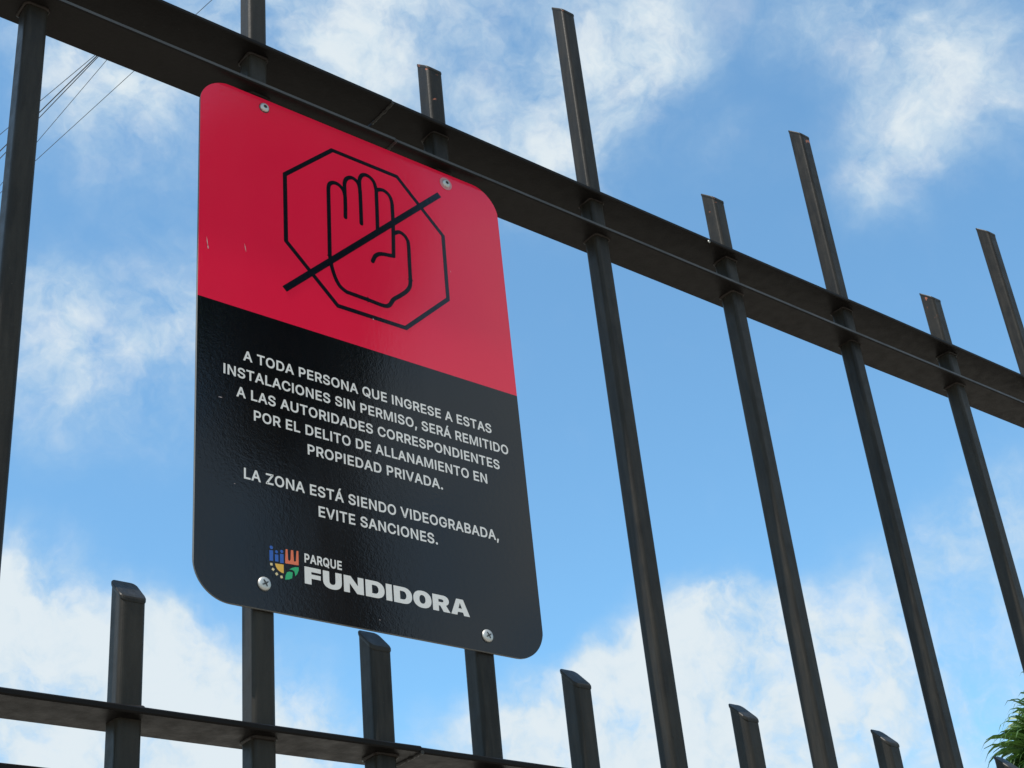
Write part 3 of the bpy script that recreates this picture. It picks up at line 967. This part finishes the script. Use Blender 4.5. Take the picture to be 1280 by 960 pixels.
# ------------------------------------------------------------------ palms and trees
def leaf_mat(name, a, b, rough=0.45, trans=0.25):
    m = Mat(name)
    v = m.coords((1, 1, 1))
    oi = m.n('ShaderNodeObjectInfo')
    c = m.mix(m.noise(v, 7, 4), a, b)
    c = m.mix(oi.outputs['Random'], c, tuple(x * 1.5 for x in b))
    m.set(**{'Base Color': c, 'Roughness': rough})
    tr = m.n('ShaderNodeBsdfTranslucent')
    m.l(c, tr.inputs['Color'])
    mixs = m.n('ShaderNodeMixShader')
    mixs.inputs[0].default_value = trans
    m.l(m.b.outputs[0], mixs.inputs[1])
    m.l(tr.outputs[0], mixs.inputs[2])
    m.l(mixs.outputs[0], m.out.inputs[0])
    return m.m


M_FROND = leaf_mat('palm_leaf', (0.022, 0.062, 0.010), (0.060, 0.125, 0.024))
M_DRY = leaf_mat('dry_palm_leaf', (0.10, 0.075, 0.045), (0.16, 0.12, 0.07), 0.7, 0.1)
M_LEAF = leaf_mat('tree_leaf', (0.03, 0.06, 0.018), (0.07, 0.11, 0.03))
M_BARK = plain('bark', (0.13, 0.10, 0.075), 0.9, 0, (40, 0.8, 0.02))


def frond_mesh(rng, down, blade=0.74, pet=0.42, n=40, droop=0.9):
    """fan leaf: stalk along +X, ribs spreading from its end, tips bending down"""
    bm = bmesh.new()
    def bend(p):
        r = max(0.0, p.x)
        return Vector((p.x, p.y, p.z - droop * 0.22 * r * r))
    tube(bm, [bend(Vector((pet * k / 5, 0, 0))) for k in range(6)], [0.016 - 0.0018 * k for k in range(6)], 6)
    for i in range(n):
        a = R(-112 + 224 * i / (n - 1)) + rng.uniform(-0.05, 0.05)
        L = blade * (0.78 + 0.22 * math.cos(a * 0.75)) * rng.uniform(0.88, 1.08)
        d = Vector((math.cos(a), math.sin(a), 0))
        s = Vector((-d.y, d.x, 0))
        hangv = Vector((0, 0, 0))
        hang = rng.uniform(0.25, 0.62)
        p = Vector((pet, 0, 0))
        left, mid, right = [], [], []
        for k in range(9):
            t = k / 8
            w = (0.005 + 0.027 * min(1, t * 2.2)) * (1 - max(0, (t - 0.42) / 0.58) ** 0.9) + 0.0012
            bb = bend(p) + hangv
            left.append(bm.verts.new(bb + s * w + Vector((0, 0, w * 0.5))))
            mid.append(bm.verts.new(bb))
            right.append(bm.verts.new(bb - s * w + Vector((0, 0, w * 0.5))))
            g = max(0.0, (t - hang) / (1 - hang))
            step = L / 8
            p = p + d * step * (1 - 0.75 * g)
            hangv = hangv + down * step * g * 1.05 + s * rng.uniform(-1, 1) * 0.006
        for k in range(8):
            bm.faces.new((left[k], mid[k], mid[k + 1], left[k + 1]))
            bm.faces.new((mid[k], right[k], right[k + 1], mid[k + 1]))
    return bm


def palm(label, base, top, r, scale, rng, nf=46, skirt=24, group=None):
    root = empty('palm_tree', base)
    tag(root, label, 'palm tree', group)
    bm = bmesh.new()
    rel = Vector(top) - Vector(base)
    N = 40
    pts = [rel * (k / N) for k in range(N + 1)]
    rad = [r * (1.25 - 0.25 * min(1, 6 * k / N)) * (1 + 0.05 * (k % 2)) for k in range(N + 1)]
    tube(bm, pts, rad, 16)
    obj('trunk', bm, M_BARK, root)
    kinds = []
    def add(kind_list, mat, name, az, el, sc, off):
        rot = Matrix.Rotation(az, 4, 'Z') @ Matrix.Rotation(-el, 4, 'Y') @ Matrix.Rotation(rng.uniform(-0.5, 0.5), 4, 'X')
        if len(kind_list) < 70:
            src = obj(name, frond_mesh(rng, rot.to_3x3().inverted() @ Vector((0, 0, -1)), droop=rng.uniform(0.5, 1.0)), mat, root)
            kind_list.append(src)
            q = src
        else:
            q = kind_list[rng.randrange(len(kind_list))].copy()
            C.objects.link(q)
            q.parent = root
        q.matrix_basis = Matrix.Translation(rel + off) @ rot @ Matrix.Scale(sc * scale, 4)
    for k in range(nf):
        u = k / nf
        el = R(82 - 120 * u ** 0.85)
        add(kinds, M_FROND, 'frond', k * 2.39996, el, rng.uniform(0.9, 1.1), Vector((0, 0, 0.18 * (1 - u) * scale)))
    dry = []
    for k in range(skirt):
        add(dry, M_DRY, 'dry_frond', k * 2.39996 + 0.4, R(-58 - 22 * rng.random()), rng.uniform(0.8, 1.0), Vector((0, 0, -0.25 * scale - 0.5 * rng.random() * scale)))
    return root


rng = random.Random(11)
palm('green fan palm with drooping leaves beyond the fence at lower right', (11.93, 5.63, 0.0), (11.93, 5.63, 4.66), 0.17, 1.0, rng, 120, 16)
palm('tall leaning fan palm with dry leaf skirt behind the viewer, seen mirrored in the sign', (4.58, -5.58, 0.0), (3.98, -5.98, 7.75), 0.25, 1.0, rng, 50, 60)
